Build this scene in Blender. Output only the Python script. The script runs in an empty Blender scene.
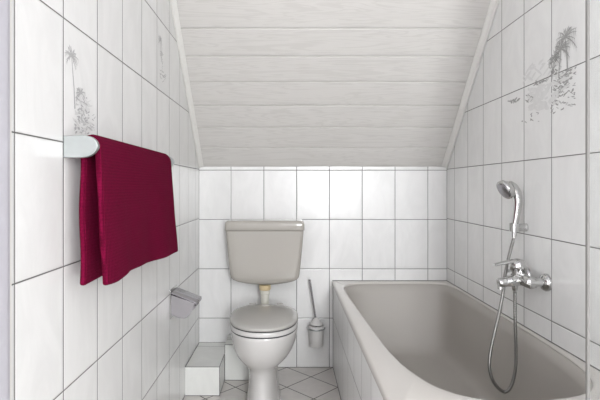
import bpy, bmesh, math, random
from mathutils import Vector, Matrix, noise
random.seed(7)
PI = math.pi
C = bpy.context.scene.collection
sc = bpy.context.scene

# ------------------------------------------------------------------ layout (metres)
XL, XR = -0.546, 0.975          # left and right wall
YB, YR = 2.853, -2.0           # back wall, rear wall
CAMZ = 1.107
S0, SK = 1.232, 1.065           # roof slope: z = S0 + SK*(YB-y)
ZC = 2.32                       # flat ceiling
YS = YB-(ZC-S0)/SK
PZ = 0.3025                     # tile row pitch

# ------------------------------------------------------------------ helpers
def link(name, me, mat=None, parent=None):
    o = bpy.data.objects.new(name, me); C.objects.link(o)
    if mat: me.materials.append(mat)
    if parent is not None: o.parent = parent
    return o

def obj(name, bm, mat=None, parent=None, smooth=False, bevel=0, seg=3, angle=35):
    bmesh.ops.recalc_face_normals(bm, faces=bm.faces)
    me = bpy.data.meshes.new(name); bm.to_mesh(me); bm.free()
    if parent is not None:
        me.transform(Matrix.Translation(-wloc(parent)))
    if smooth or bevel:
        for p in me.polygons: p.use_smooth = True
        me.set_sharp_from_angle(angle=math.radians(angle))
    o = link(name, me, mat, parent)
    if bevel:
        m = o.modifiers.new('bevel', 'BEVEL'); m.width = bevel; m.segments = seg
        m.limit_method = 'ANGLE'; m.angle_limit = math.radians(30)
        m.harden_normals = False
    return o

def wloc(o):
    v = Vector(o.location)
    while o.parent is not None:
        o = o.parent; v += Vector(o.location)
    return v

def thing(name, label, cat, loc=(0, 0, 0), group=None):
    o = bpy.data.objects.new(name, None); C.objects.link(o)
    o.location = loc; o.empty_display_size = 0.05
    o['label'] = label; o['category'] = cat
    if group: o['group'] = group
    return o

def tag(o, label, cat, group=None):
    o['label'] = label; o['category'] = cat
    if group: o['group'] = group
    return o

def struct(o, label, cat='wall'):
    o['kind'] = 'structure'; o['label'] = label; o['category'] = cat
    return o

def box(bm, x0, x1, y0, y1, z0, z1):
    vs = [bm.verts.new((x, y, z)) for x in (x0, x1) for y in (y0, y1) for z in (z0, z1)]
    for f in ((0, 1, 3, 2), (4, 6, 7, 5), (0, 4, 5, 1), (2, 3, 7, 6), (0, 2, 6, 4), (1, 5, 7, 3)):
        bm.faces.new([vs[i] for i in f])
    return bm

def quad(bm, pts):
    return bm.faces.new([bm.verts.new(p) for p in pts])

def prism(bm, pts, d):
    """closed solid: polygon pts extruded by vector d"""
    d = Vector(d)
    a = [bm.verts.new(p) for p in pts]; b = [bm.verts.new(Vector(p)+d) for p in pts]
    bm.faces.new(a); bm.faces.new(b[::-1])
    n = len(pts)
    for i in range(n): bm.faces.new([a[i], b[i], b[(i+1) % n], a[(i+1) % n]])
    return bm

def loft(bm, rings, cap0=True, cap1=True, closed=True):
    vs = [[bm.verts.new(p) for p in r] for r in rings]
    n = len(vs[0])
    for a, b in zip(vs, vs[1:]):
        for i in range(n if closed else n-1):
            bm.faces.new([a[i], a[(i+1) % n], b[(i+1) % n], b[i]])
    if cap0: bm.faces.new(vs[0])
    if cap1: bm.faces.new(vs[-1])
    return vs

def tube(bm, pts, r, n=12, cap=True):
    """tube along a polyline; r is a number or a list"""
    pts = [Vector(p) for p in pts]
    rr = r if isinstance(r, (list, tuple)) else [r]*len(pts)
    up = None; rings = []
    for i, p in enumerate(pts):
        t = (pts[min(i+1, len(pts)-1)]-pts[max(i-1, 0)]).normalized()
        if up is None:
            up = Vector((0, 0, 1)) if abs(t.z) < .9 else Vector((1, 0, 0))
        s = t.cross(up).normalized(); up = s.cross(t).normalized()
        rings.append([p+(s*math.cos(2*PI*k/n)+up*math.sin(2*PI*k/n))*rr[i] for k in range(n)])
    loft(bm, rings, cap, cap)
    return bm

def spline(pts, k=8, closed=False):
    P = [Vector(p) for p in pts]; n = len(P); out = []
    rng = range(n if closed else n-1)
    for i in rng:
        if closed: a, b, c, d = P[i-1], P[i], P[(i+1) % n], P[(i+2) % n]
        else: a, b, c, d = P[max(i-1, 0)], P[i], P[i+1], P[min(i+2, n-1)]
        for j in range(k):
            t = j/k
            out.append(.5*((2*b)+(c-a)*t+(2*a-5*b+4*c-d)*t*t+(3*b-a-3*c+d)*t**3))
    if not closed: out.append(P[-1])
    return out

# ------------------------------------------------------------------ materials
class NT:
    def __init__(s, name):
        s.m = bpy.data.materials.new(name); s.m.use_nodes = True
        s.t = s.m.node_tree; s.b = s.t.nodes['Principled BSDF']
    def n(s, k, **kw):
        q = s.t.nodes.new(k)
        for a, v in kw.items(): setattr(q, a, v)
        return q
    def l(s, a, b): s.t.links.new(a, b)
    def val(s, sock, v):
        if isinstance(v, bpy.types.NodeSocket): s.l(v, sock)
        else: sock.default_value = v
    def math(s, op, a, b=0.0, clamp=False):
        q = s.n('ShaderNodeMath', operation=op, use_clamp=clamp)
        s.val(q.inputs[0], a); s.val(q.inputs[1], b)
        return q.outputs[0]
    def mix(s, f, a, b):
        q = s.n('ShaderNodeMix', data_type='RGBA')
        s.val(q.inputs[0], f); s.val(q.inputs[6], a); s.val(q.inputs[7], b)
        return q.outputs[2]
    def smooth(s, v, lo, hi, o0=0.0, o1=1.0):
        q = s.n('ShaderNodeMapRange', interpolation_type='SMOOTHSTEP')
        s.val(q.inputs[0], v)
        for i, x in enumerate((lo, hi, o0, o1)): q.inputs[i+1].default_value = x
        return q.outputs[0]
    def noise(s, vec, scale, detail=3, rough=.5, dist=0):
        q = s.n('ShaderNodeTexNoise')
        s.l(vec, q.inputs['Vector']); q.inputs['Scale'].default_value = scale
        q.inputs['Detail'].default_value = detail; q.inputs['Roughness'].default_value = rough
        q.inputs['Distortion'].default_value = dist
        return q.outputs['Fac']
    def bump(s, h, strength=.3, dist=.002):
        q = s.n('ShaderNodeBump'); q.inputs['Strength'].default_value = strength
        q.inputs['Distance'].default_value = dist
        s.l(h, q.inputs['Height']); s.l(q.outputs[0], s.b.inputs['Normal'])

def c4(r, g, b): return (r, g, b, 1)

def plain(name, col, rough=.4, metal=0, bump=0, bscale=60, coat=0, spec=.5, var=0.03):
    k = NT(name); tc = k.n('ShaderNodeTexCoord').outputs['Object']
    nz = k.noise(tc, bscale, 4)
    dark = c4(*[max(0, c*(1-2*var)) for c in col]); lite = c4(*[min(1, c*(1+var)) for c in col])
    k.l(k.mix(nz, dark, lite), k.b.inputs['Base Color'])
    k.b.inputs['Roughness'].default_value = rough; k.b.inputs['Metallic'].default_value = metal
    k.b.inputs['Coat Weight'].default_value = coat; k.b.inputs['Coat Roughness'].default_value = .06
    k.b.inputs['Specular IOR Level'].default_value = spec
    if bump: k.bump(nz, bump, .001)
    return k.m

def tile_mat(name, au, ou, pu, av='Z', ov=0.0, pv=PZ, col=(.80, .80, .79), grout=(.12, .115, .11), w=.0031, diag=False,
             marb=.03, rough=.21):
    """glazed tiles on a grid: axis, offset and pitch for both directions (object space)"""
    k = NT(name); tc = k.n('ShaderNodeTexCoord').outputs['Object']
    if diag:
        mp = k.n('ShaderNodeMapping', vector_type='TEXTURE'); mp.inputs['Rotation'].default_value = (0, 0, PI/4)
        mp.inputs['Location'].default_value = (.2755, YB, 0)
        k.l(tc, mp.inputs['Vector']); src = mp.outputs[0]
    else: src = tc
    sp = k.n('ShaderNodeSeparateXYZ'); k.l(src, sp.inputs[0])
    def dist(ax, o, p):
        u = k.math('DIVIDE', k.math('SUBTRACT', sp.outputs[ax], o), p)
        f = k.math('FRACT', u); d = k.math('MULTIPLY', k.math('MINIMUM', f, k.math('SUBTRACT', 1.0, f)), p)
        return d, k.math('FLOOR', u)
    d1, i1 = dist(au, ou, pu); d2, i2 = dist(av, ov, pv)
    d = k.math('MINIMUM', d1, d2)
    mask = k.smooth(d, w*.35, w*.75)                 # 0 in the joint, 1 on the glaze
    cb = k.n('ShaderNodeCombineXYZ'); k.l(i1, cb.inputs[0]); k.l(i2, cb.inputs[1])
    wn = k.n('ShaderNodeTexWhiteNoise', noise_dimensions='3D'); k.l(cb.outputs[0], wn.inputs['Vector'])
    off = k.n('ShaderNodeVectorMath', operation='MULTIPLY_ADD')
    k.l(wn.outputs['Color'], off.inputs[0]); off.inputs[1].default_value = (7, 7, 7); k.l(tc, off.inputs[2])
    st = k.n('ShaderNodeMapping'); st.inputs['Scale'].default_value = (1, 1, .45); k.l(off.outputs[0], st.inputs['Vector'])
    nz = k.noise(st.outputs[0], 9, 6, .6, 1.2)
    veins = k.smooth(nz, .3, .72)
    a = c4(*[c*(1-marb*1.6) for c in col]); b = c4(*[min(1, c*(1+marb*.5)) for c in col])
    base = k.mix(veins, a, b)
    tv = k.math('MULTIPLY_ADD', wn.outputs['Value'], .03)
    tv.node.inputs[2].default_value = .985
    hsv = k.n('ShaderNodeHueSaturation'); k.l(tv, hsv.inputs['Value']); k.l(base, hsv.inputs['Color'])
    k.l(k.mix(mask, c4(*grout), hsv.outputs[0]), k.b.inputs['Base Color'])
    k.l(k.smooth(mask, 0, 1, .8, rough), k.b.inputs['Roughness'])
    # soft pillow edge, wavy glaze and the recessed joint
    edge = k.smooth(d, 0, .006)
    wav = k.math('MULTIPLY', k.noise(off.outputs[0], 7, 2, .4), .45)
    h = k.math('ADD', edge, wav)
    k.bump(h, .55, .0022)
    return k.m

M = {}
M['tile_back'] = tile_mat('white_glazed_tile_back', 'X', -.3497, .2013)
M['tile_left'] = tile_mat('white_glazed_tile_left', 'Y', 1.131, .202, ov=.006)
M['tile_right'] = tile_mat('white_glazed_tile_right', 'Y', 1.52, .2007, ov=.006)
M['tile_apron'] = tile_mat('white_glazed_tile_apron', 'Y', 1.55, .2007, w=.005, rough=.25)
M['tile_apron_end'] = tile_mat('white_glazed_tile_apron_end', 'X', .28, .2007)
M['floor'] = tile_mat('pale_floor_tile', 'X', 0, .2, 'Y', 0, .2, col=(.66, .63, .60), grout=(.10, .09, .085), w=.0048, diag=True, marb=.05, rough=.3)
M['tile_ledge'] = tile_mat('white_glazed_tile_ledge', 'Y', 2.784, 5, 'X', -.9, 5, col=(.78, .79, .76), w=.003)
M['edge_joint'] = plain('dark_grey_joint', (.14, .135, .13), .8)
M['plaster'] = plain('white_painted_plaster', (.72, .71, .74), .6, bump=.1, bscale=120)
M['casing'] = plain('lavender_white_door_paint', (.56, .55, .60), .4)
M['trim'] = plain('white_wood_moulding', (.73, .72, .69), .45)
M['ceramic_grey'] = plain('warm_grey_sanitary_ceramic', (.41, .39, .352), .16, coat=.4, var=.008, bscale=8)
M['ceramic_lid'] = plain('grey_gloss_seat_plastic', (.43, .42, .395), .25, coat=.2, var=.008, bscale=8)
M['ceramic_bowl'] = plain('pale_grey_sanitary_ceramic', (.60, .59, .575), .12, coat=.4, var=.008, bscale=8)
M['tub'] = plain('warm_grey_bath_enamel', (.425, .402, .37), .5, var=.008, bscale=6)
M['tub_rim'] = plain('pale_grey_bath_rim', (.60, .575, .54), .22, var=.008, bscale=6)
M['chrome'] = plain('polished_chrome', (.60, .60, .59), .13, metal=1, var=.02)
M['steel'] = plain('dark_polished_steel', (.40, .39, .41), .24, metal=1, var=.03)
M['seal'] = plain('pale_clear_plastic_seal', (.24, .235, .225), .6, spec=.1)
M['brushed'] = plain('satin_chrome', (.36, .38, .375), .40, metal=.6, var=.03)
M['steel_dark'] = plain('ribbed_steel_hose', (.27, .265, .255), .36, metal=1)
M['gap_shade'] = plain('dark_gap_shade', (.06, .06, .06), .6)  # near-black colour standing in for shade inside narrow gaps
M['pipe'] = plain('ivory_plastic_pipe', (.66, .65, .58), .35)
M['collar'] = plain('yellowed_plastic_collar', (.66, .53, .32), .45)
M['print'] = plain('grey_printed_glaze', (.39, .39, .38), .22, var=.12, bscale=200)
M['print_light'] = plain('light_grey_printed_glaze', (.50, .50, .50), .22, var=.1, bscale=200)
M['print_soft'] = plain('pale_grey_printed_glaze', (.72, .72, .71), .22, var=.06, bscale=60)
M['bristle'] = plain('white_brush_bristles', (.75, .75, .73), .8)

def wood():
    k = NT('white_washed_pine_cladding'); tc = k.n('ShaderNodeTexCoord').outputs['Object']
    sp = k.n('ShaderNodeSeparateXYZ'); k.l(tc, sp.inputs[0])
    # board index from distance up the slope, so every board has its own grain
    row = k.math('FLOOR', k.math('DIVIDE', k.math('SUBTRACT', YB, sp.outputs['Y']), BY))
    wn = k.n('ShaderNodeTexWhiteNoise', noise_dimensions='1D'); k.l(row, wn.inputs['W'])
    cb = k.n('ShaderNodeCombineXYZ')
    k.l(k.math('MULTIPLY_ADD', wn.outputs['Value'], 9.0), cb.inputs[0])
    va = k.n('ShaderNodeVectorMath', operation='ADD'); k.l(tc, va.inputs[0]); k.l(cb.outputs[0], va.inputs[1])
    mp = k.n('ShaderNodeMapping'); mp.inputs['Scale'].default_value = (.9, 13, 13); k.l(va.outputs[0], mp.inputs['Vector'])
    n1 = k.noise(mp.outputs[0], 1.6, 3, .5, .6)
    rings = k.math('SINE', k.math('MULTIPLY', n1, 62.0))
    fine = k.noise(mp.outputs[0], 22, 3, .6)
    g = k.math('ADD', k.math('MULTIPLY', k.smooth(rings, .1, 1), .5), k.math('MULTIPLY', fine, .5))
    col = k.mix(g, c4(.655, .64, .615), c4(.565, .55, .525))
    k.l(col, k.b.inputs['Base Color']); k.b.inputs['Roughness'].default_value = .45
    k.bump(g, .12, .001)
    return k.m
BY = .1003                       # board pitch measured along y
M['wood'] = wood()

def towel_mat():
    k = NT('crimson_terry_cotton'); tc = k.n('ShaderNodeTexCoord').outputs['Object']
    w1 = k.n('ShaderNodeTexWave', wave_type='BANDS', bands_direction='Y'); k.l(tc, w1.inputs['Vector'])
    w1.inputs['Scale'].default_value = 42; w1.inputs['Distortion'].default_value = 1.5
    w1.inputs['Detail'].default_value = 2; w1.inputs['Detail Scale'].default_value = 3
    w2 = k.n('ShaderNodeTexWave', wave_type='BANDS', bands_direction='Z'); k.l(tc, w2.inputs['Vector'])
    w2.inputs['Scale'].default_value = 38; w2.inputs['Distortion'].default_value = 1.5
    nz = k.noise(tc, 420, 3, .7)
    h = k.math('ADD', k.math('MULTIPLY', k.math('ADD', w1.outputs['Fac'], k.math('MULTIPLY', w2.outputs['Fac'], .25)), .45), nz)
    k.l(k.mix(k.smooth(h, .4, 1.5), c4(.085, .002, .016), c4(.25, .007, .052)), k.b.inputs['Base Color'])
    k.b.inputs['Roughness'].default_value = .95
    k.b.inputs['Specular IOR Level'].default_value = .05
    k.b.inputs['Sheen Weight'].default_value = .0; k.b.inputs['Sheen Roughness'].default_value = .5
    k.b.inputs['Sheen Tint'].default_value = c4(.9, .25, .45)
    k.bump(h, .8, .003)
    return k.m
M['towel'] = towel_mat()

def glass(name, col, rough=0.0, trans=1.0):
    k = NT(name); k.b.inputs['Base Color'].default_value = c4(*col)
    k.b.inputs['Transmission Weight'].default_value = trans
    k.b.inputs['Roughness'].default_value = rough; k.b.inputs['IOR'].default_value = 1.45
    return k.m
M['glass'] = glass('clear_safety_glass', (.97, .98, .975))
M['frost'] = glass('frosted_grey_plastic', (.76, .75, .73), .4, .15)

def emit(name, col, s):
    k = NT(name); k.b.inputs['Base Color'].default_value = c4(*col)
    k.b.inputs['Emission Color'].default_value = c4(*col); k.b.inputs['Emission Strength'].default_value = s
    return k.m

# ------------------------------------------------------------------ room shell
T = .08
def wall_side(x0, x1, y0):
    """side wall with a gable outline, solid"""
    bm = bmesh.new()
    prism(bm, [(x0, y0, 0), (x0, YB+T, 0), (x0, YB+T, S0-SK*T), (x0, YS, ZC), (x0, y0, ZC)], (x1-x0, 0, 0))
    return bm
struct(obj('wall_left', wall_side(XL-T, XL, .895), M['tile_left']), 'left wall of tall white glazed tiles with grey joints')
struct(obj('wall_right', wall_side(XR, XR+T, YR), M['tile_right']), 'right wall of tall white glazed tiles above the bath')
bm = bmesh.new(); box(bm, XL, XR, YB, YB+T, 0, S0+.0)
struct(obj('wall_back', bm, M['tile_back']), 'low back wall of white glazed tiles under the roof slope')
bm = bmesh.new(); box(bm, XL-T, XL, YR, -.15, 0, ZC); box(bm, XL-T, XL, .58, .895, 0, ZC); box(bm, XL-T, XL, -.15, .58, 2.08, ZC)
struct(obj('wall_left_plaster', bm, M['plaster']), 'plain painted wall at the left picture edge')
# door casing at the left picture edge
bm = bmesh.new()
prism(bm, [(XL, .60, 0), (XL, .903, 0), (XL+.006, .903, 0), (XL+.008, .888, 0), (XL+.014, .884, 0), (XL+.016, .872, 0), (XL+.016, .60, 0)], (0, 0, 2.1))
struct(obj('door_1', bm, M['casing'], smooth=True), 'pale lavender-white door casing strip at left picture edge', 'door frame')
bm = bmesh.new(); box(bm, XL, XL+.004, .903, .912, 0, ZC-.01)
struct(obj('trim_1', bm, M['trim']), 'thin white edge strip beside the leftmost tiles', 'trim')
# rear wall with a window opening
WX0, WX1, WZ0, WZ1 = .34, .93, .85, 2.1
bm = bmesh.new()
box(bm, XL, WX0, YR-T, YR, 0, ZC); box(bm, WX1, XR, YR-T, YR, 0, ZC)
box(bm, WX0, WX1, YR-T, YR, 0, WZ0); box(bm, WX0, WX1, YR-T, YR, WZ1, ZC)
struct(obj('wall_rear', bm, M['plaster']), 'white wall behind the camera with a window')
bm = bmesh.new()
for a in ((WX0, WX0+.04, WZ0, WZ1), (WX1-.04, WX1, WZ0, WZ1), (WX0+.04, WX1-.04, WZ0, WZ0+.04), (WX0+.04, WX1-.04, WZ1-.04, WZ1)):
    box(bm, a[0], a[1], YR-.06, YR-.01, a[2], a[3])
struct(obj('window_1', bm, M['trim']), 'white window frame behind the camera', 'window')
# floor
bm = bmesh.new(); box(bm, XL-T, XR+T, YR-T, YB+T, -.06, 0)
struct(obj('floor', bm, M['floor']), 'pale diagonal floor tiles with dark joints', 'floor')
# flat ceiling
bm = bmesh.new(); box(bm, XL-T, XR+T, YR-T, YS+.06, ZC, ZC+.06)
struct(obj('ceiling', bm, M['plaster']), 'flat white ceiling above the camera', 'ceiling')

# sloped ceiling of tongue-and-groove boards: real V joints with a shadow gap
def sl(y, off=0.0):
    """point (y,z) on the slope, off metres into the room"""
    nrm = Vector((-SK, -1)).normalized()      # (y,z) towards the room
    return (y+nrm[0]*off, S0+SK*(YB-y)+nrm[1]*off)
bm = bmesh.new()
prof = []
y = YB-.0035
L = BY
prof.append(sl(YB+.05, -.002))
edge = YB
nb = 0
while edge > YS+.001:
    lo, hi = edge, edge-L
    hi = max(hi, YS)
    prof += [sl(lo-.0035, -.006), sl(lo-.0040, -.001), sl(lo-.0058, .0), sl(hi+.0026, .0), sl(hi+.0006, -.0012), sl(hi, -.006)]
    edge = hi; nb += 1
back = [(YS-.02, ZC+.12), (YB+.14, S0-.05)]
pts = [(XL+.0, p[0], p[1]) for p in prof] + [(XL, b[0], b[1]) for b in back]
# build as a strip plus a backing
a = [bm.verts.new((XL, p[0], p[1])) for p in prof]; b = [bm.verts.new((XR, p[0], p[1])) for p in prof]
for i in range(len(prof)-1): bm.faces.new([a[i], a[i+1], b[i+1], b[i]])
o0 = sl(YB+.05, -.05); o1 = sl(YS-.02, -.05)
c = [bm.verts.new((XL, *o0)), bm.verts.new((XL, *o1))]; d = [bm.verts.new((XR, *o0)), bm.verts.new((XR, *o1))]
bm.faces.new([c[0], d[0], d[1], c[1]]); bm.faces.new([a[0], b[0], d[0], c[0]]); bm.faces.new([a[-1], c[1], d[1], b[-1]])
bm.faces.new(a+[c[1], c[0]]); bm.faces.new(b+[d[1], d[0]])
struct(obj('ceiling_slope', bm, M['wood']), 'sloping ceiling of whitewashed tongue and groove boards', 'ceiling')

# mouldings down both sides of the slope
def side_trim(name, x0, x1, label):
    bm = bmesh.new()
    rings = []
    s = 1 if x1 > x0 else -1
    w = abs(x1-x0)
    for y in (YB-.004, YS):
        y_, z_ = sl(y, 0)
        ny, nz = Vector((-SK, -1)).normalized()
        cs = [(0, 0), (0, .016), (.004, .019), (.010, .018), (.014, .011), (w-.004, .009), (w, .006), (w, 0)]
        rings.append([(x0+s*cx, y_+ny*t, z_+nz*t) for cx, t in cs])
    loft(bm, rings)
    struct(obj(name, bm, M['trim'], smooth=True, angle=50), label, 'trim')
side_trim('trim_2', XL+.0005, XL+.028, 'narrow white moulding where slope meets left wall')
side_trim('trim_3', XR-.0005, XR-.034, 'narrow white moulding where slope meets right wall')

# ------------------------------------------------------------------ tiled ledges in the left back corner
bm = bmesh.new(); box(bm, XL+.001, -.363, 2.463, YB-.001, 0, .154)
st_ = tag(obj('tiled_step', bm, M['tile_ledge']), 'low white tiled step in the left back corner', 'step')
def joints(segs, parent, r=.0016):
    bm = bmesh.new()
    for p, q in segs: tube(bm, [p, q], r, 6)
    return obj('joint_line', bm, M['edge_joint'], parent)
z = .154; e = .0004
joints([((XL+.002, 2.463-e, z), (-.363, 2.463-e, z)), ((-.363, 2.463, z), (-.363, 2.66, z)), ((-.363+e, 2.463-e, .001), (-.363+e, 2.463-e, z)),
        ((XL+.002, 2.463, z), (XL+.002, YB-.002, z)), ((XL+.002, YB-.002, z), (-.363, YB-.002, z)), ((XL+.002, 2.463-e, .002), (-.363, 2.463-e, .002)),
        ((-.363, 2.463, .002), (-.363, 2.66, .002))], st_)
bm = bmesh.new(); box(bm, -.3625, -.09, 2.66, YB-.001, 0, .205)
pb = tag(obj('tiled_pipe_box', bm, M['tile_ledge']), 'white tiled pipe box running behind the toilet', 'pipe box')
z = .205
joints([((-.3615, 2.66-e, z), (-.09, 2.66-e, z)), ((-.3615, YB-.002, z), (-.09, YB-.002, z)), ((-.3615, 2.754, z), (-.09, 2.754, z)), ((-.3615, 2.66-e, .157), (-.3615, 2.66-e, z)), ((-.3615, 2.66-e, .002), (-.3615, 2.66-e, .15)),
        ((-.361, 2.66-e, .002), (-.09, 2.66-e, .002)), ((-.145, 2.66-e, .002), (-.145, 2.66-e, z))], pb)

# ------------------------------------------------------------------ printed tile pictures
LAY = [0]
def blob(bm, P, u, v, ru, rv, ang, n=7):
    P = lay(P)
    pts = []
    for k in range(n):
        t = 2*PI*k/n; r = random.uniform(.7, 1.2)
        a, b = ru*r*math.cos(t), rv*r*math.sin(t)
        pts.append(P(u+a*math.cos(ang)-b*math.sin(ang), v+a*math.sin(ang)+b*math.cos(ang)))
    bm.faces.new([bm.verts.new(p) for p in pts])
def lay(P):
    LAY[0] = (LAY[0]+1) % 600; o_ = LAY[0]*2.5e-6
    def Q(u, v):
        x, y, z = P(u, v)
        return (x+o_ if x < 0 else x-o_, y, z)
    return Q
def stroke(bm, P, pts, w0, w1):
    P = lay(P)
    pts = [Vector(p) for p in pts]
    L = []; R = []
    for i, p in enumerate(pts):
        t = (pts[min(i+1, len(pts)-1)]-pts[max(i-1, 0)]).normalized(); s = Vector((-t.y, t.x))
        w = w0+(w1-w0)*i/(len(pts)-1)
        L.append(bm.verts.new(P(*(p+s*w)))); R.append(bm.verts.new(P(*(p-s*w))))
    for i in range(len(pts)-1): bm.faces.new([L[i], L[i+1], R[i+1], R[i]])
def palm(bm, P, u, v, h, lean, r, nf=11):
    stroke(bm, P, [(u+lean, v-h), (u+lean*.75, v-h*.6), (u+lean*.3, v-h*.25), (u, v)], .0032, .0016)
    for k in range(nf):
        a = -.5+(PI+1.0)*k/(nf-1)+random.uniform(-.15, .15); q = r*random.uniform(.7, 1.1)
        pts = [(u+q*t*math.cos(a), v+q*t*math.sin(a)-q*.38*t*t) for t in (0, .3, .6, .85, 1)]
        stroke(bm, P, pts, .0020, .0006)
        for t in (.3, .45, .6, .75, .9):
            x_, y_ = u+q*t*math.cos(a), v+q*t*math.sin(a)-q*.38*t*t
            stroke(bm, P, [(x_, y_), (x_+random.uniform(-.006, .006), y_-q*.28)], .0011, .0003)
def scrub(bm, P, u0, u1, v0, v1, n, s):
    for k in range(n):
        blob(bm, P, random.uniform(u0, u1), random.uniform(v0, v1), s*random.uniform(.6, 1.8), s*random.uniform(.15, .4), random.uniform(-.6, .6))
Pl = lambda u, v: (XL+.0006, u, v)
Pr = lambda u, v: (XR-.0006, u, v)
Pl2 = lambda u, v: (XL+.0003, u, v)
Pr2 = lambda u, v: (XR-.0003, u, v)
bm = bmesh.new()
palm(bm, Pl, 1.172, 1.437, .13, .018, .040, 13); palm(bm, Pl, 1.222, 1.352, .07, .008, .038, 12)
scrub(bm, Pl, 1.20, 1.26, 1.285, 1.35, 34, .006); scrub(bm, Pl, 1.19, 1.29, 1.245, 1.29, 34, .006); scrub(bm, Pl, 1.25, 1.31, 1.25, 1.32, 22, .006)
o = tag(obj('tile_picture', bm, M['print_light']), 'grey palm tree print on the left wall tile above the towel rail', 'tile picture')
bm = bmesh.new(); scrub(bm, Pl2, 1.18, 1.29, 1.25, 1.35, 26, .014)
obj('background_wash', bm, M['print_soft'], o)
bm = bmesh.new()
palm(bm, Pl, 1.985, 1.735, .09, .016, .035)
scrub(bm, Pl, 1.985, 2.03, 1.62, 1.69, 20, .007); scrub(bm, Pl, 1.98, 2.07, 1.565, 1.61, 26, .008)
tag(obj('tile_picture', bm, M['print_light']), 'small faint grey print on the upper left wall near the slope', 'tile picture')
bm = bmesh.new()
palm(bm, Pr, 1.632, 1.632, .125, -.012, .070, 17); palm(bm, Pr, 1.658, 1.598, .10, .014, .058, 15); palm(bm, Pr, 1.70, 1.580, .075, .016, .045, 12)
scrub(bm, Pr, 1.67, 1.73, 1.51, 1.58, 26, .009)
scrub(bm, Pr, 1.575, 1.70, 1.475, 1.515, 60, .009); scrub(bm, Pr, 1.58, 1.70, 1.43, 1.475, 44, .009); scrub(bm, Pr, 1.58, 1.72, 1.375, 1.43, 30, .008)
scrub(bm, Pr, 1.74, 1.84, 1.505, 1.52, 14, .010); scrub(bm, Pr, 1.95, 2.06, 1.47, 1.485, 14, .014); scrub(bm, Pr, 1.80, 1.97, 1.36, 1.40, 10, .009); scrub(bm, Pr, 1.85, 1.90, 1.45, 1.48, 8, .009)
o = tag(obj('tile_picture', bm, M['print']), 'large grey palm beach print spread over several right wall tiles', 'tile picture')
bm = bmesh.new(); scrub(bm, Pr2, 1.76, 1.88, 1.41, 1.50, 40, .028); scrub(bm, Pr2, 1.62, 1.76, 1.41, 1.58, 26, .022); scrub(bm, Pr2, 1.76, 1.9, 1.53, 1.60, 12, .022)
obj('background_wash', bm, M['print_soft'], o)

# ------------------------------------------------------------------ bathtub
ZT = .532
TX0, TX1, TY0, TY1 = .271, XR-.001, 1.145, YB-.001
inner = spline([(.338, 2.0), (.346, 1.8), (.357, 1.63), (.377, 1.49), (.416, 1.37), (.462, 1.305), (.53, 1.265), (.61, 1.252), (.70, 1.262), (.80, 1.287),
                (.868, 1.335), (.922, 1.42), (.950, 1.56), (.962, 1.8), (.964, 2.1), (.964, 2.4), (.960, 2.65), (.935, 2.765), (.865, 2.805), (.75, 2.812),
                (.60, 2.812), (.45, 2.800), (.375, 2.768), (.335, 2.71), (.319, 2.62), (.322, 2.45), (.329, 2.22)], 6, True)
inner = [(p.x, p.y) for p in [Vector((a[0], a[1])) for a in inner]]
cx, cy = .64, 2.02
def ray_rect(px, py, x0, x1, y0, y1):
    dx, dy = px-cx, py-cy; t = 1e9
    if dx > 0: t = min(t, (x1-cx)/dx)
    if dx < 0: t = min(t, (x0-cx)/dx)
    if dy > 0: t = min(t, (y1-cy)/dy)
    if dy < 0: t = min(t, (y0-cy)/dy)
    return (cx+dx*t, cy+dy*t)
def outer(x0, x1, y0, y1, z):
    r = [list(ray_rect(*p, x0, x1, y0, y1)) for p in inner]
    for c_ in ((x0, y0), (x1, y0), (x1, y1), (x0, y1)):
        k = min(range(len(r)), key=lambda i: (r[i][0]-c_[0])**2+(r[i][1]-c_[1])**2)
        r[k] = list(c_)
    return [(a, b, z) for a, b in r]
def inn(sx, sy, dy, z):
    return [(cx+(px-cx)*sx, cy+dy+(py-cy)*sy, z) for px, py in inner]
bm = bmesh.new()
rings = [outer(TX0+.012, TX1-.003, TY0+.012, TY1-.003, ZT-.034), outer(TX0+.003, TX1-.001, TY0+.003, TY1-.001, ZT-.034), outer(TX0, TX1, TY0, TY1, ZT-.028),
         outer(TX0, TX1, TY0, TY1, ZT-.008), outer(TX0+.002, TX1-.001, TY0+.002, TY1-.001, ZT-.003), outer(TX0+.007, TX1-.002, TY0+.007, TY1-.002, ZT),
         inn(1.022, 1.010, 0, ZT), inn(1.010, 1.005, 0, ZT-.001), inn(1, 1, 0, ZT-.006), inn(.997, .998, 0, ZT-.010), inn(.975, .988, 0, ZT-.06),
         inn(.94, .96, 0, ZT-.18), inn(.90, .93, 0, ZT-.28), inn(.86, .90, 0, ZT-.35), inn(.80, .87, 0, ZT-.385), inn(.70, .82, 0, ZT-.40), inn(.35, .5, 0, ZT-.405)]
tub = thing('bathtub', 'grey bathtub with wide pale rim along the right wall', 'bathtub', (cx, cy, ZT-.45))
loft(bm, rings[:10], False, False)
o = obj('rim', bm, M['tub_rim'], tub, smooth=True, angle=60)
so = o.modifiers.new('shell', 'SOLIDIFY'); so.thickness = .003; so.offset = -1
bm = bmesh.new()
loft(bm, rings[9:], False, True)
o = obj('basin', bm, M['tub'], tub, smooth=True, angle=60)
so = o.modifiers.new('shell', 'SOLIDIFY'); so.thickness = .003; so.offset = -1
# overflow and drain
bm = bmesh.new()
tube(bm, [(.64, 1.98, ZT-.404), (.64, 1.98, ZT-.3995)], [.03, .026], 24)
obj('drain', bm, M['chrome'], tub, smooth=True)

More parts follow.
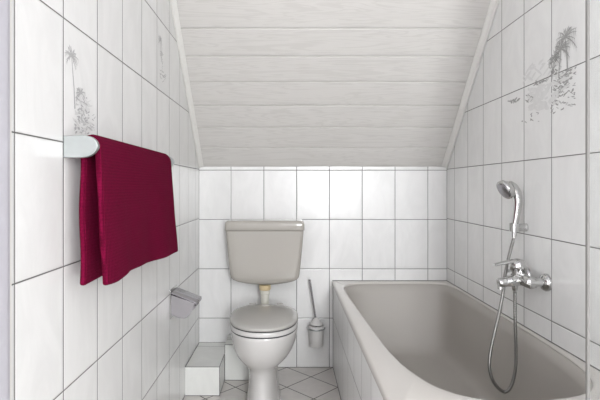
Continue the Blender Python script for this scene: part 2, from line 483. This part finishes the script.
# tiled apron under the rim
bm = bmesh.new(); box(bm, .2765, .30, 1.155, YB-.001, 0, ZT-.035)
ap = tag(obj('tiled_bath_panel', bm, M['tile_apron']), 'white tiled side panel below the bathtub rim', 'bath panel')
bm = bmesh.new(); box(bm, .30, XR-.001, 1.155, 1.178, 0, ZT-.035)
obj('end_panel', bm, M['tile_apron_end'], ap)
joints([((.276, 1.155, .002), (.276, YB-.002, .002)), ((.276, YB-.002, .002), (.276, YB-.002, ZT-.036))], ap, .002)

# dark joints in the room corners
def seal(name, segs, label, r=.0014, m='edge_joint'):
    bm = bmesh.new()
    for p, q in segs: tube(bm, [p, q], r, 6)
    struct(obj(name, bm, M[m]), label, 'joint')
seal('trim_4', [((XL, YB, .16), (XL, YB, S0)), ((XR, YB, ZT+.002), (XR, YB, S0)), ((-.088, YB, .001), (.276, YB, .001)), ((XL, .93, .001), (XL, 2.46, .001))],
     'thin grey joints in the room corners')
seal('trim_5', [((.271, YB, ZT+.001), (XR, YB, ZT+.001)), ((XR, 1.15, ZT+.001), (XR, YB, ZT+.001))], 'grey sealant line between bath and tiles', .0022)

# ------------------------------------------------------------------ bath screen (folded glass, right picture edge)
t = thing('bath_screen', 'clear glass bath screen edge at right picture edge on the bath rim', 'bath screen', (.88, 1.2, ZT))
bm = bmesh.new(); box(bm, .7767, .958, 1.1975, 1.2025, ZT+.010, 1.98)
obj('glass_panel', bm, M['glass'], t)
bm = bmesh.new(); box(bm, .955, XR-.001, 1.188, 1.212, ZT+.004, 1.985)
obj('wall_profile', bm, M['brushed'], t, bevel=.002)
bm = bmesh.new(); box(bm, .7700, .7765, 1.196, 1.204, ZT+.010, 1.981)
obj('edge_seal', bm, M['seal'], t)
bm = bmesh.new(); box(bm, .772, .955, 1.195, 1.205, ZT+.0005, ZT+.011)
obj('bottom_seal', bm, M['frost'], t)

# ------------------------------------------------------------------ toilet
TXc = -.120
t = thing('toilet', 'pale grey floor-standing toilet with closed oval lid against the back wall', 'toilet', (TXc, 2.42, 0))
def egg(z, hw, yf, yb, n=56, sq=2.3):
    ox = -.009*min(1, max(0, (.36-z)/.12))
    yc = yf+(yb-yf)*.50; out = []
    for k in range(n):
        a = 2*PI*k/n; s_, c_ = math.sin(a), math.cos(a)
        x = math.copysign(abs(c_)**(2/sq), c_)*hw
        e_ = 2/(2.0 if s_ < 0 else 2.8)
        yv = math.copysign(abs(s_)**e_, s_)
        yv = yc+yv*((yb-yc) if s_ > 0 else (yc-yf))
        out.append((TXc+ox+x, yv, z))
    return out
bm = bmesh.new()
loft(bm, [egg(*r) for r in ((0, .088, 2.235, 2.640), (.012, .089, 2.232, 2.642), (.03, .084, 2.238, 2.640), (.09, .077, 2.255, 2.635), (.15, .075, 2.262, 2.635),
     (.19, .080, 2.255, 2.635), (.215, .092, 2.240, 2.632), (.24, .114, 2.210, 2.625), (.27, .136, 2.178, 2.615), (.31, .153, 2.150, 2.600), (.355, .163, 2.130, 2.585),
     (.398, .168, 2.119, 2.575), (.409, .169, 2.118, 2.572), (.4125, .167, 2.120, 2.568))])
obj('bowl', bm, M['ceramic_bowl'], t, smooth=True, angle=50)
bm = bmesh.new()
loft(bm, [egg(*r) for r in ((.4120, .1655, 2.1215, 2.54), (.4200, .1655, 2.1215, 2.54))])
obj('shaded_gap', bm, M['gap_shade'], t)  # dark ring painting the shade between bowl and seat
bm = bmesh.new()
loft(bm, [egg(*r) for r in ((.4192, .166, 2.121, 2.545), (.4205, .1695, 2.1175, 2.548), (.430, .1705, 2.1165, 2.549), (.438, .1695, 2.1175, 2.548), (.4405, .167, 2.120, 2.545))])
obj('seat', bm, M['ceramic_bowl'], t, smooth=True, angle=60)
bm = bmesh.new()
loft(bm, [egg(*r) for r in ((.4400, .1660, 2.1210, 2.54), (.4475, .1660, 2.1210, 2.54))])
obj('shaded_gap', bm, M['gap_shade'], t)  # same painted shade, between seat and lid
bm = bmesh.new()
loft(bm, [egg(*r) for r in ((.4468, .168, 2.1175, 2.555), (.4485, .1705, 2.1145, 2.558), (.456, .1715, 2.113, 2.559), (.461, .170, 2.116, 2.558), (.465, .164, 2.126, 2.553),
     (.469, .145, 2.150, 2.535), (.4725, .10, 2.21, 2.48), (.474, .05, 2.28, 2.41))])
lid = obj('lid', bm, M['ceramic_lid'], t, smooth=True, angle=60)
for s in (-1, 1):
    bm = bmesh.new()
    tube(bm, [(TXc+s*.075-.018, 2.565, .455), (TXc+s*.075+.018, 2.565, .455)], .0125, 16)
    obj('hinge', bm, M['ceramic_lid'], t, smooth=True)
bm = bmesh.new(); box(bm, TXc-.021, TXc+.021, 2.490, 2.512, .466, .4755)
obj('lid_buffer', bm, M['ceramic_lid'], lid, bevel=.003)
# inlet spout of the bowl
bm = bmesh.new()
tube(bm, spline([(TXc-.008, 2.55, .375), (TXc-.012, 2.60, .378), (TXc-.012, 2.635, .380)], 4), .037, 24)
obj('inlet', bm, M['ceramic_bowl'], t, smooth=True)

CXc = -.134
bm = bmesh.new()
# cistern body: rounded-rectangle sections, tapering down to a bowed bottom
def rrect(z, hw, y0, y1, r=.022, xs=lambda x: 0.0):
    out = []
    for (sx, sy, a0) in ((1, 1, 0), (-1, 1, PI/2), (-1, -1, PI), (1, -1, 1.5*PI)):
        ccx = CXc+sx*(hw-r); ccy = (y1-r) if sy > 0 else (y0+r)
        for k in range(7):
            a = a0+PI/2*k/6
            out.append((ccx+r*math.cos(a), ccy+r*math.sin(a), z))
    for k in range(8): pass
    return out
def section(z, hw, y0, y1, r=.022, bow=0.0):
    base = rrect(z, hw, y0, y1, r); out = []
    n = len(base)
    for i in range(n):
        p, q = Vector(base[i]), Vector(base[(i+1) % n]); m = 12 if i % 7 == 6 else 1
        for j in range(m):
            w_ = p.lerp(q, j/m); u = (w_.x-CXc)/hw
            out.append((w_.x, w_.y, w_.z+bow*(u*u)))
    return out
Y0, Y1 = 2.655, YB-.002
loft(bm, [section(*r) for r in ((.540, .165, Y0+.045, Y1, .03, .020), (.542, .178, Y0+.030, Y1, .03, .023), (.548, .189, Y0+.014, Y1, .03, .026), (.560, .1965, Y0+.006, Y1, .03, .025),
     (.582, .2005, Y0+.003, Y1, .028, .018), (.63, .2045, Y0+.002, Y1, .025, .006), (.70, .211, Y0+.0015, Y1, .022, 0), (.78, .218, Y0, Y1, .020, 0), (.855, .2235, Y0-.001, Y1, .018, 0))])
t2 = thing('cistern', 'warm grey toilet cistern hung on the back tiles above the toilet', 'cistern', (CXc, 2.75, .55))
obj('tank', bm, M['ceramic_grey'], t2, smooth=True, angle=50)
bm = bmesh.new()
loft(bm, [section(*r) for r in ((.8535, .2215, Y0+.002, Y1, .016), (.8575, .2215, Y0+.002, Y1, .016))])
obj('lid_gap', bm, M['gap_shade'], t2)  # dark ring as painted shade in the slit below the tank lid
bm = bmesh.new()
loft(bm, [section(*r) for r in ((.857, .226, Y0-.004, Y1, .018), (.860, .2285, Y0-.007, Y1, .018), (.895, .2285, Y0-.006, Y1, .018), (.905, .226, Y0-.003, Y1, .018), (.911, .219, Y0+.005, Y1-.004, .018), (.913, .20, Y0+.02, Y1-.02, .016))])
obj('tank_lid', bm, M['ceramic_grey'], t2, smooth=True, angle=50)
t3 = thing('flush_pipe', 'ivory flush pipe with yellowed collar between cistern and toilet', 'pipe', (CXc, 2.7, .38))
bm = bmesh.new()
tube(bm, spline([(CXc, 2.705, .5385), (CXc, 2.705, .50), (CXc, 2.705, .44), (CXc, 2.695, .40), (CXc+.002, 2.665, .382), (CXc+.003, 2.637, .380)], 6), .024, 24)
obj('pipe', bm, M['pipe'], t3, smooth=True)
bm = bmesh.new()
tube(bm, [(CXc, 2.705, .5395), (CXc, 2.705, .517), (CXc, 2.705, .510), (CXc, 2.705, .508)], [.034, .034, .031, .026], 28)
obj('collar', bm, M['collar'], t3, smooth=True, angle=40)
bm = bmesh.new()
tube(bm, [(CXc, 2.705, .508), (CXc, 2.705, .488), (CXc, 2.705, .484)], [.0285, .0285, .025], 28)
obj('sleeve', bm, M['pipe'], t3, smooth=True, angle=40)

# ------------------------------------------------------------------ toilet brush in its wall holder
bx, by = .170, 2.785
t = thing('toilet_brush_holder', 'grey frosted brush cup fixed to the back tiles right of the toilet', 'brush holder', (bx, by, .15))
bm = bmesh.new()
prf = [(.158, .034), (.156, .038), (.160, .041), (.20, .043), (.25, .0455), (.278, .047), (.280, .0455), (.278, .0435), (.25, .042), (.20, .040), (.166, .037), (.163, .030)]
n = 32
loft(bm, [[(bx+r*math.cos(2*PI*k/n), by+r*math.sin(2*PI*k/n), z) for k in range(n)] for z, r in prf])
obj('cup', bm, M['frost'], t, smooth=True, angle=50)
bm = bmesh.new()
ring = [(bx+.0495*math.cos(2*PI*k/40), by+.0495*math.sin(2*PI*k/40), .262) for k in range(41)]
tube(bm, ring, .0045, 10, False)
obj('ring', bm, M['brushed'], t, smooth=True)
bm = bmesh.new(); tube(bm, [(bx, by+.045, .262), (bx, YB-.006, .262)], .006, 12)
tube(bm, [(bx, YB-.007, .262), (bx, YB-.0005, .262)], .022, 24)
obj('bracket', bm, M['brushed'], t, smooth=True, angle=40)
t = thing('toilet_brush', 'slim toilet brush leaning in the grey frosted cup', 'brush', (bx, by, .18))
bm = bmesh.new()
tube(bm, [(bx+.004, by, .20), (bx-.006, by, .33), (bx-.037, by+.004, .53), (bx-.040, by+.004, .552)], [.005, .005, .0062, .0062], 12)
obj('handle', bm, M['steel'], t, smooth=True)
bm = bmesh.new()
prf = [(.326, .008), (.322, .012), (.312, .020), (.298, .030), (.287, .038), (.284, .036)]
n = 28
loft(bm, [[(bx+r*math.cos(2*PI*k/n), by+r*math.sin(2*PI*k/n), z) for k in range(n)] for z, r in prf[::-1]])
obj('splash_cap', bm, M['frost'], t, smooth=True)
bm = bmesh.new()
prf = [(.19, .016), (.20, .026), (.255, .026), (.265, .012)]
loft(bm, [[(bx+r*(1+.12*(k % 2))*math.cos(2*PI*k/n), by+r*(1+.12*(k % 2))*math.sin(2*PI*k/n), z) for k in range(n)] for z, r in prf])
obj('bristles', bm, M['bristle'], t)

# ------------------------------------------------------------------ paper holder
t = thing('toilet_paper_holder', 'chrome toilet paper holder with hinged cover on the left wall', 'paper holder', (XL, 2.21, .56))
PY0, PY1 = 2.150, 2.272
bm = bmesh.new(); box(bm, XL+.0005, XL+.004, PY0-.002, PY1+.002, .495, .632)
obj('wall_plate', bm, M['chrome'], t, bevel=.0015)
ang = math.radians(-19)
A0 = Vector((XL+.006, .607)); dirv = Vector((math.cos(ang), math.sin(ang))); R_ = .057; DN = Vector((math.sin(ang), -math.cos(ang)))*.032
cen = A0+dirv*R_
def cheek(y, th):
    pts = []
    pts.append((A0.x, y, A0.y))
    for k in range(25):
        a = ang+PI+PI*k/24
        ca, sa = math.cos(a-ang), math.sin(a-ang); ca = math.copysign(abs(ca)**.7, ca); sa = math.copysign(abs(sa)**.8, sa)
        px_ = cen.x+DN.x+R_*(ca*math.cos(ang)-sa*math.sin(ang)); pz_ = cen.y+DN.y+R_*(ca*math.sin(ang)+sa*math.cos(ang))
        pts.append((max(px_, XL+.0045), y, pz_))
    e_ = A0+dirv*2*R_; pts.append((e_.x, y, e_.y))
    return prism(bmesh.new(), pts, (0, th, 0))
for y in (PY0, PY1-.003):
    o = obj('side_cheek', cheek(y, .003), M['steel'], t, bevel=.0008, seg=2)
# cover: flat top rolling down over the front
pts = []
for q in [Vector((XL+.004, .615))]: pts.append(q)
e1 = cen+dirv*(R_+.004)
pts += [A0+Vector((.012, .004)), e1+Vector((-.006, .006)), e1+Vector((.004, -.002)), e1+Vector((.004, -.012)), e1+DN*.55+Vector((-.001, 0))]
sp_ = spline([(p.x, 0, p.y) for p in pts], 5)
bm = bmesh.new()
a = [bm.verts.new((p.x, PY0-.003, p.z)) for p in sp_]; b = [bm.verts.new((p.x, PY1+.003, p.z)) for p in sp_]
for i in range(len(sp_)-1): bm.faces.new([a[i], a[i+1], b[i+1], b[i]])
o = obj('cover', bm, M['steel'], t, smooth=True)
s_ = o.modifiers.new('s', 'SOLIDIFY'); s_.thickness = .0022; s_.offset = 0
bm = bmesh.new(); tube(bm, [(cen.x, PY0+.002, cen.y-.016), (cen.x, PY1-.003, cen.y-.016)], .007, 16)
obj('roll_rod', bm, M['chrome'], t, smooth=True)

# ------------------------------------------------------------------ towel rail + towel
BX, BZ = -.4935, 1.205
t = thing('towel_rail', 'satin chrome towel rail with rounded brackets on the left wall', 'towel rail', (XL, 1.5, BZ))
def bracket(y0, y1):
    pts = [(XL+.0005, 1.178), (XL+.0005, 1.231), (-.497, 1.233), (-.478, 1.229), (-.466, 1.219), (-.4615, 1.207), (-.464, 1.199), (-.474, 1.187), (-.488, 1.180), (-.505, 1.178)]
    pts = spline([(p[0], y0, p[1]) for p in pts[2:]], 3)
    pts = [Vector((XL+.0005, y0, 1.178)), Vector((XL+.0005, y0, 1.231))]+pts
    return prism(bmesh.new(), pts, (0, y1-y0, 0))
for y0, y1 in ((1.128, 1.142), (1.880, 1.894)):
    obj('bracket', bracket(y0, y1), M['brushed'], t, bevel=.002)
bm = bmesh.new(); tube(bm, [(BX, 1.140, BZ), (BX, 1.882, BZ)], .009, 20)
obj('rail', bm, M['brushed'], t, smooth=True, angle=40)

# towel: profile in x/z swept along y
prof = []
TB, TF = -.5095, -.4725
for k in range(22): prof.append((TB+.002*math.sin(k*.4), .862+(BZ-.862)*k/22, 0))
rb = (TF-TB)/2; mx = (TF+TB)/2
for k in range(13):
    a = PI-PI*k/12; prof.append((mx+rb*math.cos(a), BZ+.001+rb*1.42*math.sin(a), .5))
for k in range(1, 25): prof.append((TF, BZ-(BZ-.862)*k/24, 1))
NYT = 60
bm = bmesh.new(); grid = []
y0t, y1t = 1.150, 1.858
for j in range(NYT+1):
    s = j/NYT; row = []
    for (px_, pz_, side) in prof:
        h = max(0, (BZ-pz_)/.35)
        y = y0t+(y1t-y0t)*s
        if side == 1:
            y += s*.065*h**1.2 + (1-s)*.016*h
            px_ += h*(.010*math.sin(s*7.5+.9)+.004*math.sin(s*19))+.004*h
            px_ += .005*math.exp(-((s-.20)/.05)**2)*h*h
            pz_ += h*(-.006*math.exp(-((s-.08)/.10)**2)+.003*math.sin(s*6.2)-.022*s)
            y += .004*math.sin(pz_*30)*h
        elif side == 0:
            px_ += h*.003*math.sin(s*9)
            pz_ += h*.006*math.sin(s*5)
            y += -.001*h
        # small rounded shoulders at both ends
        e_ = min(s, 1-s)
        if e_ < .04 and pz_ > BZ-.01: pz_ -= .006*(1-e_/.04)**2
        row.append(bm.verts.new((px_, y, pz_)))
    grid.append(row)
for j in range(NYT):
    for i in range(len(prof)-1):
        bm.faces.new([grid[j][i], grid[j][i+1], grid[j+1][i+1], grid[j+1][i]])
tw = obj('bath_towel', bm, M['towel'], smooth=True, angle=180)
tag(tw, 'crimson terry towel hanging folded over the towel rail', 'towel')
s_ = tw.modifiers.new('s', 'SOLIDIFY'); s_.thickness = .015; s_.offset = 0
s_ = tw.modifiers.new('b', 'BEVEL'); s_.width = .006; s_.segments = 3; s_.limit_method = 'ANGLE'; s_.angle_limit = 1.0

# ------------------------------------------------------------------ bath mixer
t = thing('bath_mixer', 'chrome single-lever bath mixer on the right wall above the tub', 'bath mixer', (.975, 1.82, .747))
MZ = .748; MX = .908
for y in (1.748, 1.894):
    bm = bmesh.new()
    tube(bm, [(XR-.0005, y, MZ), (XR-.008, y, MZ), (XR-.018, y, MZ), (XR-.022, y, MZ)], [.033, .033, .027, .016], 28)
    obj('wall_flange', bm, M['chrome'], t, smooth=True, angle=50)
    bm = bmesh.new()
    tube(bm, [(XR-.020, y, MZ), (MX+.022, y, MZ), (MX+.021, y, MZ), (MX, y, MZ)], [.016, .016, .021, .021], 20)
    obj('union_nut', bm, M['chrome'], t, smooth=True, angle=40)
bm = bmesh.new()
tube(bm, [(MX, 1.728, MZ), (MX, 1.734, MZ), (MX, 1.79, MZ+.002), (MX, 1.82, MZ+.004), (MX, 1.85, MZ+.002), (MX, 1.908, MZ), (MX, 1.914, MZ)], [.017, .022, .024, .028, .024, .022, .017], 24)
obj('body', bm, M['chrome'], t, smooth=True, angle=60)
bm = bmesh.new()
tube(bm, spline([(MX, 1.80, MZ), (MX-.03, 1.80, MZ-.003), (MX-.06, 1.80, MZ-.008), (MX-.088, 1.80, MZ-.012), (MX-.094, 1.80, MZ-.013)], 3), [.021]*6+[.0185]*4+[.017, .0165, .014], 20)
spout = obj('spout', bm, M['chrome'], t, smooth=True, angle=60)
bm = bmesh.new()
tube(bm, [(MX-.084, 1.80, MZ-.012), (MX-.084, 1.80, MZ-.036)], .012, 18)
obj('aerator', bm, M['chrome'], spout, smooth=True, angle=40)
bm = bmesh.new()
tube(bm, [(MX, 1.82, MZ+.01), (MX-.004, 1.82, MZ+.035), (MX-.006, 1.82, MZ+.040), (MX-.010, 1.82, MZ+.062), (MX-.012, 1.82, MZ+.072), (MX-.013, 1.82, MZ+.078)], [.026, .027, .030, .029, .021, .008], 24)
obj('cartridge_cap', bm, M['chrome'], t, smooth=True, angle=60)
bm = bmesh.new()
lp = spline([(MX-.004, 1.82, MZ+.066), (MX-.035, 1.815, MZ+.069), (MX-.075, 1.81, MZ+.062), (MX-.108, 1.805, MZ+.056)], 4)
rings = []
for i, p in enumerate(lp):
    f = i/(len(lp)-1); w_ = .017-.007*f; h_ = .0095-.004*f
    rings.append([(p.x, p.y+w_*math.cos(2*PI*k/16), p.z+h_*math.sin(2*PI*k/16)) for k in range(16)])
loft(bm, rings)
obj('lever', bm, M['chrome'], t, smooth=True, angle=60)
bm = bmesh.new()
tube(bm, [(MX-.028, 1.80, MZ+.012), (MX-.028, 1.80, MZ+.030), (MX-.028, 1.80, MZ+.036)], [.006, .006, .009], 14)
obj('diverter_knob', bm, M['chrome'], t, smooth=True, angle=40)
bm = bmesh.new()
tube(bm, [(MX-.020, 1.82, MZ-.012), (MX-.020, 1.82, MZ-.030), (MX-.020, 1.82, MZ-.046)], [.012, .012, .0085], 16)
obj('hose_outlet', bm, M['chrome'], t, smooth=True, angle=40)

# holder + handset + hose
HY, HZ = 1.900, .942
t = thing('shower_holder', 'small chrome wall bracket that carries the hand shower', 'shower holder', (XR, HY, HZ))
bm = bmesh.new(); tube(bm, [(XR-.0005, HY, HZ), (XR-.010, HY, HZ), (XR-.014, HY, HZ)], [.017, .017, .0165], 24)
obj('wall_flange', bm, M['chrome'], t, smooth=True, angle=40)
bm = bmesh.new(); tube(bm, [(XR-.011, HY, HZ), (.938, HY, HZ)], .0165, 16)
obj('arm', bm, M['chrome'], t, smooth=True, angle=40)
bm = bmesh.new(); n = 20
pr = [(-.017, .014), (-.017, .020), (.017, .021), (.017, .0155)]
rr_ = [[(.926+r*math.cos(2*PI*k/n)+z*.02, HY+r*math.sin(2*PI*k/n), HZ+z) for k in range(n)] for z, r in pr]
vs = loft(bm, rr_, False, False)
for k in range(n): bm.faces.new([vs[-1][k], vs[-1][(k+1) % n], vs[0][(k+1) % n], vs[0][k]])
obj('fork', bm, M['chrome'], t, smooth=True, angle=40)

t = thing('hand_shower', 'chrome hand shower with round tilted head in its wall holder', 'hand shower', (.926, HY, .93))
bm = bmesh.new()
hp = spline([(.925, HY, .925), (.928, HY, .96), (.934, HY, 1.00), (.939, HY, 1.04), (.936, HY, 1.078), (.921, HY, 1.106), (.902, HY, 1.116)], 4)
rl = [.0105+.0070*min(1, i/12) for i in range(len(hp))]
tube(bm, hp, rl, 18)
obj('handle', bm, M['chrome'], t, smooth=True, angle=60)
nrm = Vector((-.80, -.12, -.50)).normalized(); hc = Vector((.893, HY, 1.099))
bm = bmesh.new()
tube(bm, [hc-nrm*.020, hc-nrm*.017, hc-nrm*.004, hc+nrm*.010, hc+nrm*.014], [.014, .028, .039, .042, .040], 32)
head = obj('head', bm, M['chrome'], t, smooth=True, angle=60)
bm = bmesh.new()
tube(bm, [hc+nrm*.0135, hc+nrm*.0165, hc+nrm*.0175], [.034, .0335, .030], 28)
obj('spray_face', bm, M['steel'], head, smooth=True, angle=40)
bm = bmesh.new(); tube(bm, [(.923, HY, .897), (.924, HY, .912), (.925, HY, .926)], [.007, .010, .010], 14)
obj('hose_nut', bm, M['chrome'], t, smooth=True, angle=40)

hose = spline([(.923, HY, .900), (.910, 1.896, .86), (.892, 1.885, .81), (.871, 1.866, .755), (.860, 1.856, .70), (.843, 1.846, .63), (.818, 1.838, .54), (.797, 1.83, .46), (.788, 1.82, .40),
               (.802, 1.81, .345), (.838, 1.805, .312), (.866, 1.805, .335), (.884, 1.808, .40), (.888, 1.812, .48), (.887, 1.816, .58), (.888, 1.82, .66), (.888, 1.82, .698)], 24)
bm = bmesh.new()
tube(bm, hose, [.0062+.0009*math.sin(i*2.1) for i in range(len(hose))], 10)
tag(obj('shower_hose', bm, M['steel_dark'], smooth=True, angle=180), 'ribbed steel shower hose looping down into the grey bathtub', 'shower hose')

# ------------------------------------------------------------------ lights: window and lamp, plus an added doorway fill
def area(name, loc, rot, sx, sy, e, col):
    L = bpy.data.lights.new(name, 'AREA'); L.shape = 'RECTANGLE'; L.size = sx; L.size_y = sy
    L.energy = e; L.color = col
    o = bpy.data.objects.new(name, L); C.objects.link(o); o.location = loc; o.rotation_euler = rot
    return o
area('window_daylight', ((WX0+WX1)/2, YR-.05, (WZ0+WZ1)/2), (PI/2, 0, 0), WX1-WX0-.08, WZ1-WZ0-.08, 88, (.965, .98, 1.0))
area('doorway_fill', (XL-.05, .215, 1.04), (0, -PI/2, 0), 2.0, .68, 15, (1.0, .985, .96))  # added fill from an unseen opening, brightens the right wall
# ceiling lamp on the flat ceiling
t = thing('ceiling_lamp', 'round opal ceiling lamp above the camera', 'lamp', (.10, -.95, ZC))
bm = bmesh.new(); tube(bm, [(.10, -.95, ZC-.0005), (.10, -.95, ZC-.03)], .17, 40)
obj('base', bm, M['trim'], t, smooth=True, angle=40)
bm = bmesh.new(); tube(bm, [(.10, -.95, ZC-.03), (.10, -.95, ZC-.06), (.10, -.95, ZC-.085), (.10, -.95, ZC-.095)], [.16, .155, .11, .03], 40)
obj('diffuser', bm, emit('opal_lamp_glass', (1, .965, .92), 34), t, smooth=True, angle=60)

w = bpy.data.worlds.new('sky'); sc.world = w; w.use_nodes = True
w.node_tree.nodes['Background'].inputs[0].default_value = c4(.85, .92, 1)
w.node_tree.nodes['Background'].inputs[1].default_value = 1.0

# ------------------------------------------------------------------ camera
cam = bpy.data.cameras.new('camera'); co = bpy.data.objects.new('camera', cam); C.objects.link(co)
co.location = (0, 0, CAMZ); co.rotation_euler = (PI/2, 0, 0)
cam.sensor_width = 36; cam.lens = 465/600*36; cam.shift_x = 12/600; cam.shift_y = -13/600; cam.clip_start = .02
sc.camera = co
sc.view_settings.view_transform = 'Standard'; sc.view_settings.look = 'None'
sc.view_settings.gamma = 1; sc.view_settings.exposure = -.06
sc.view_settings.use_curve_mapping = False
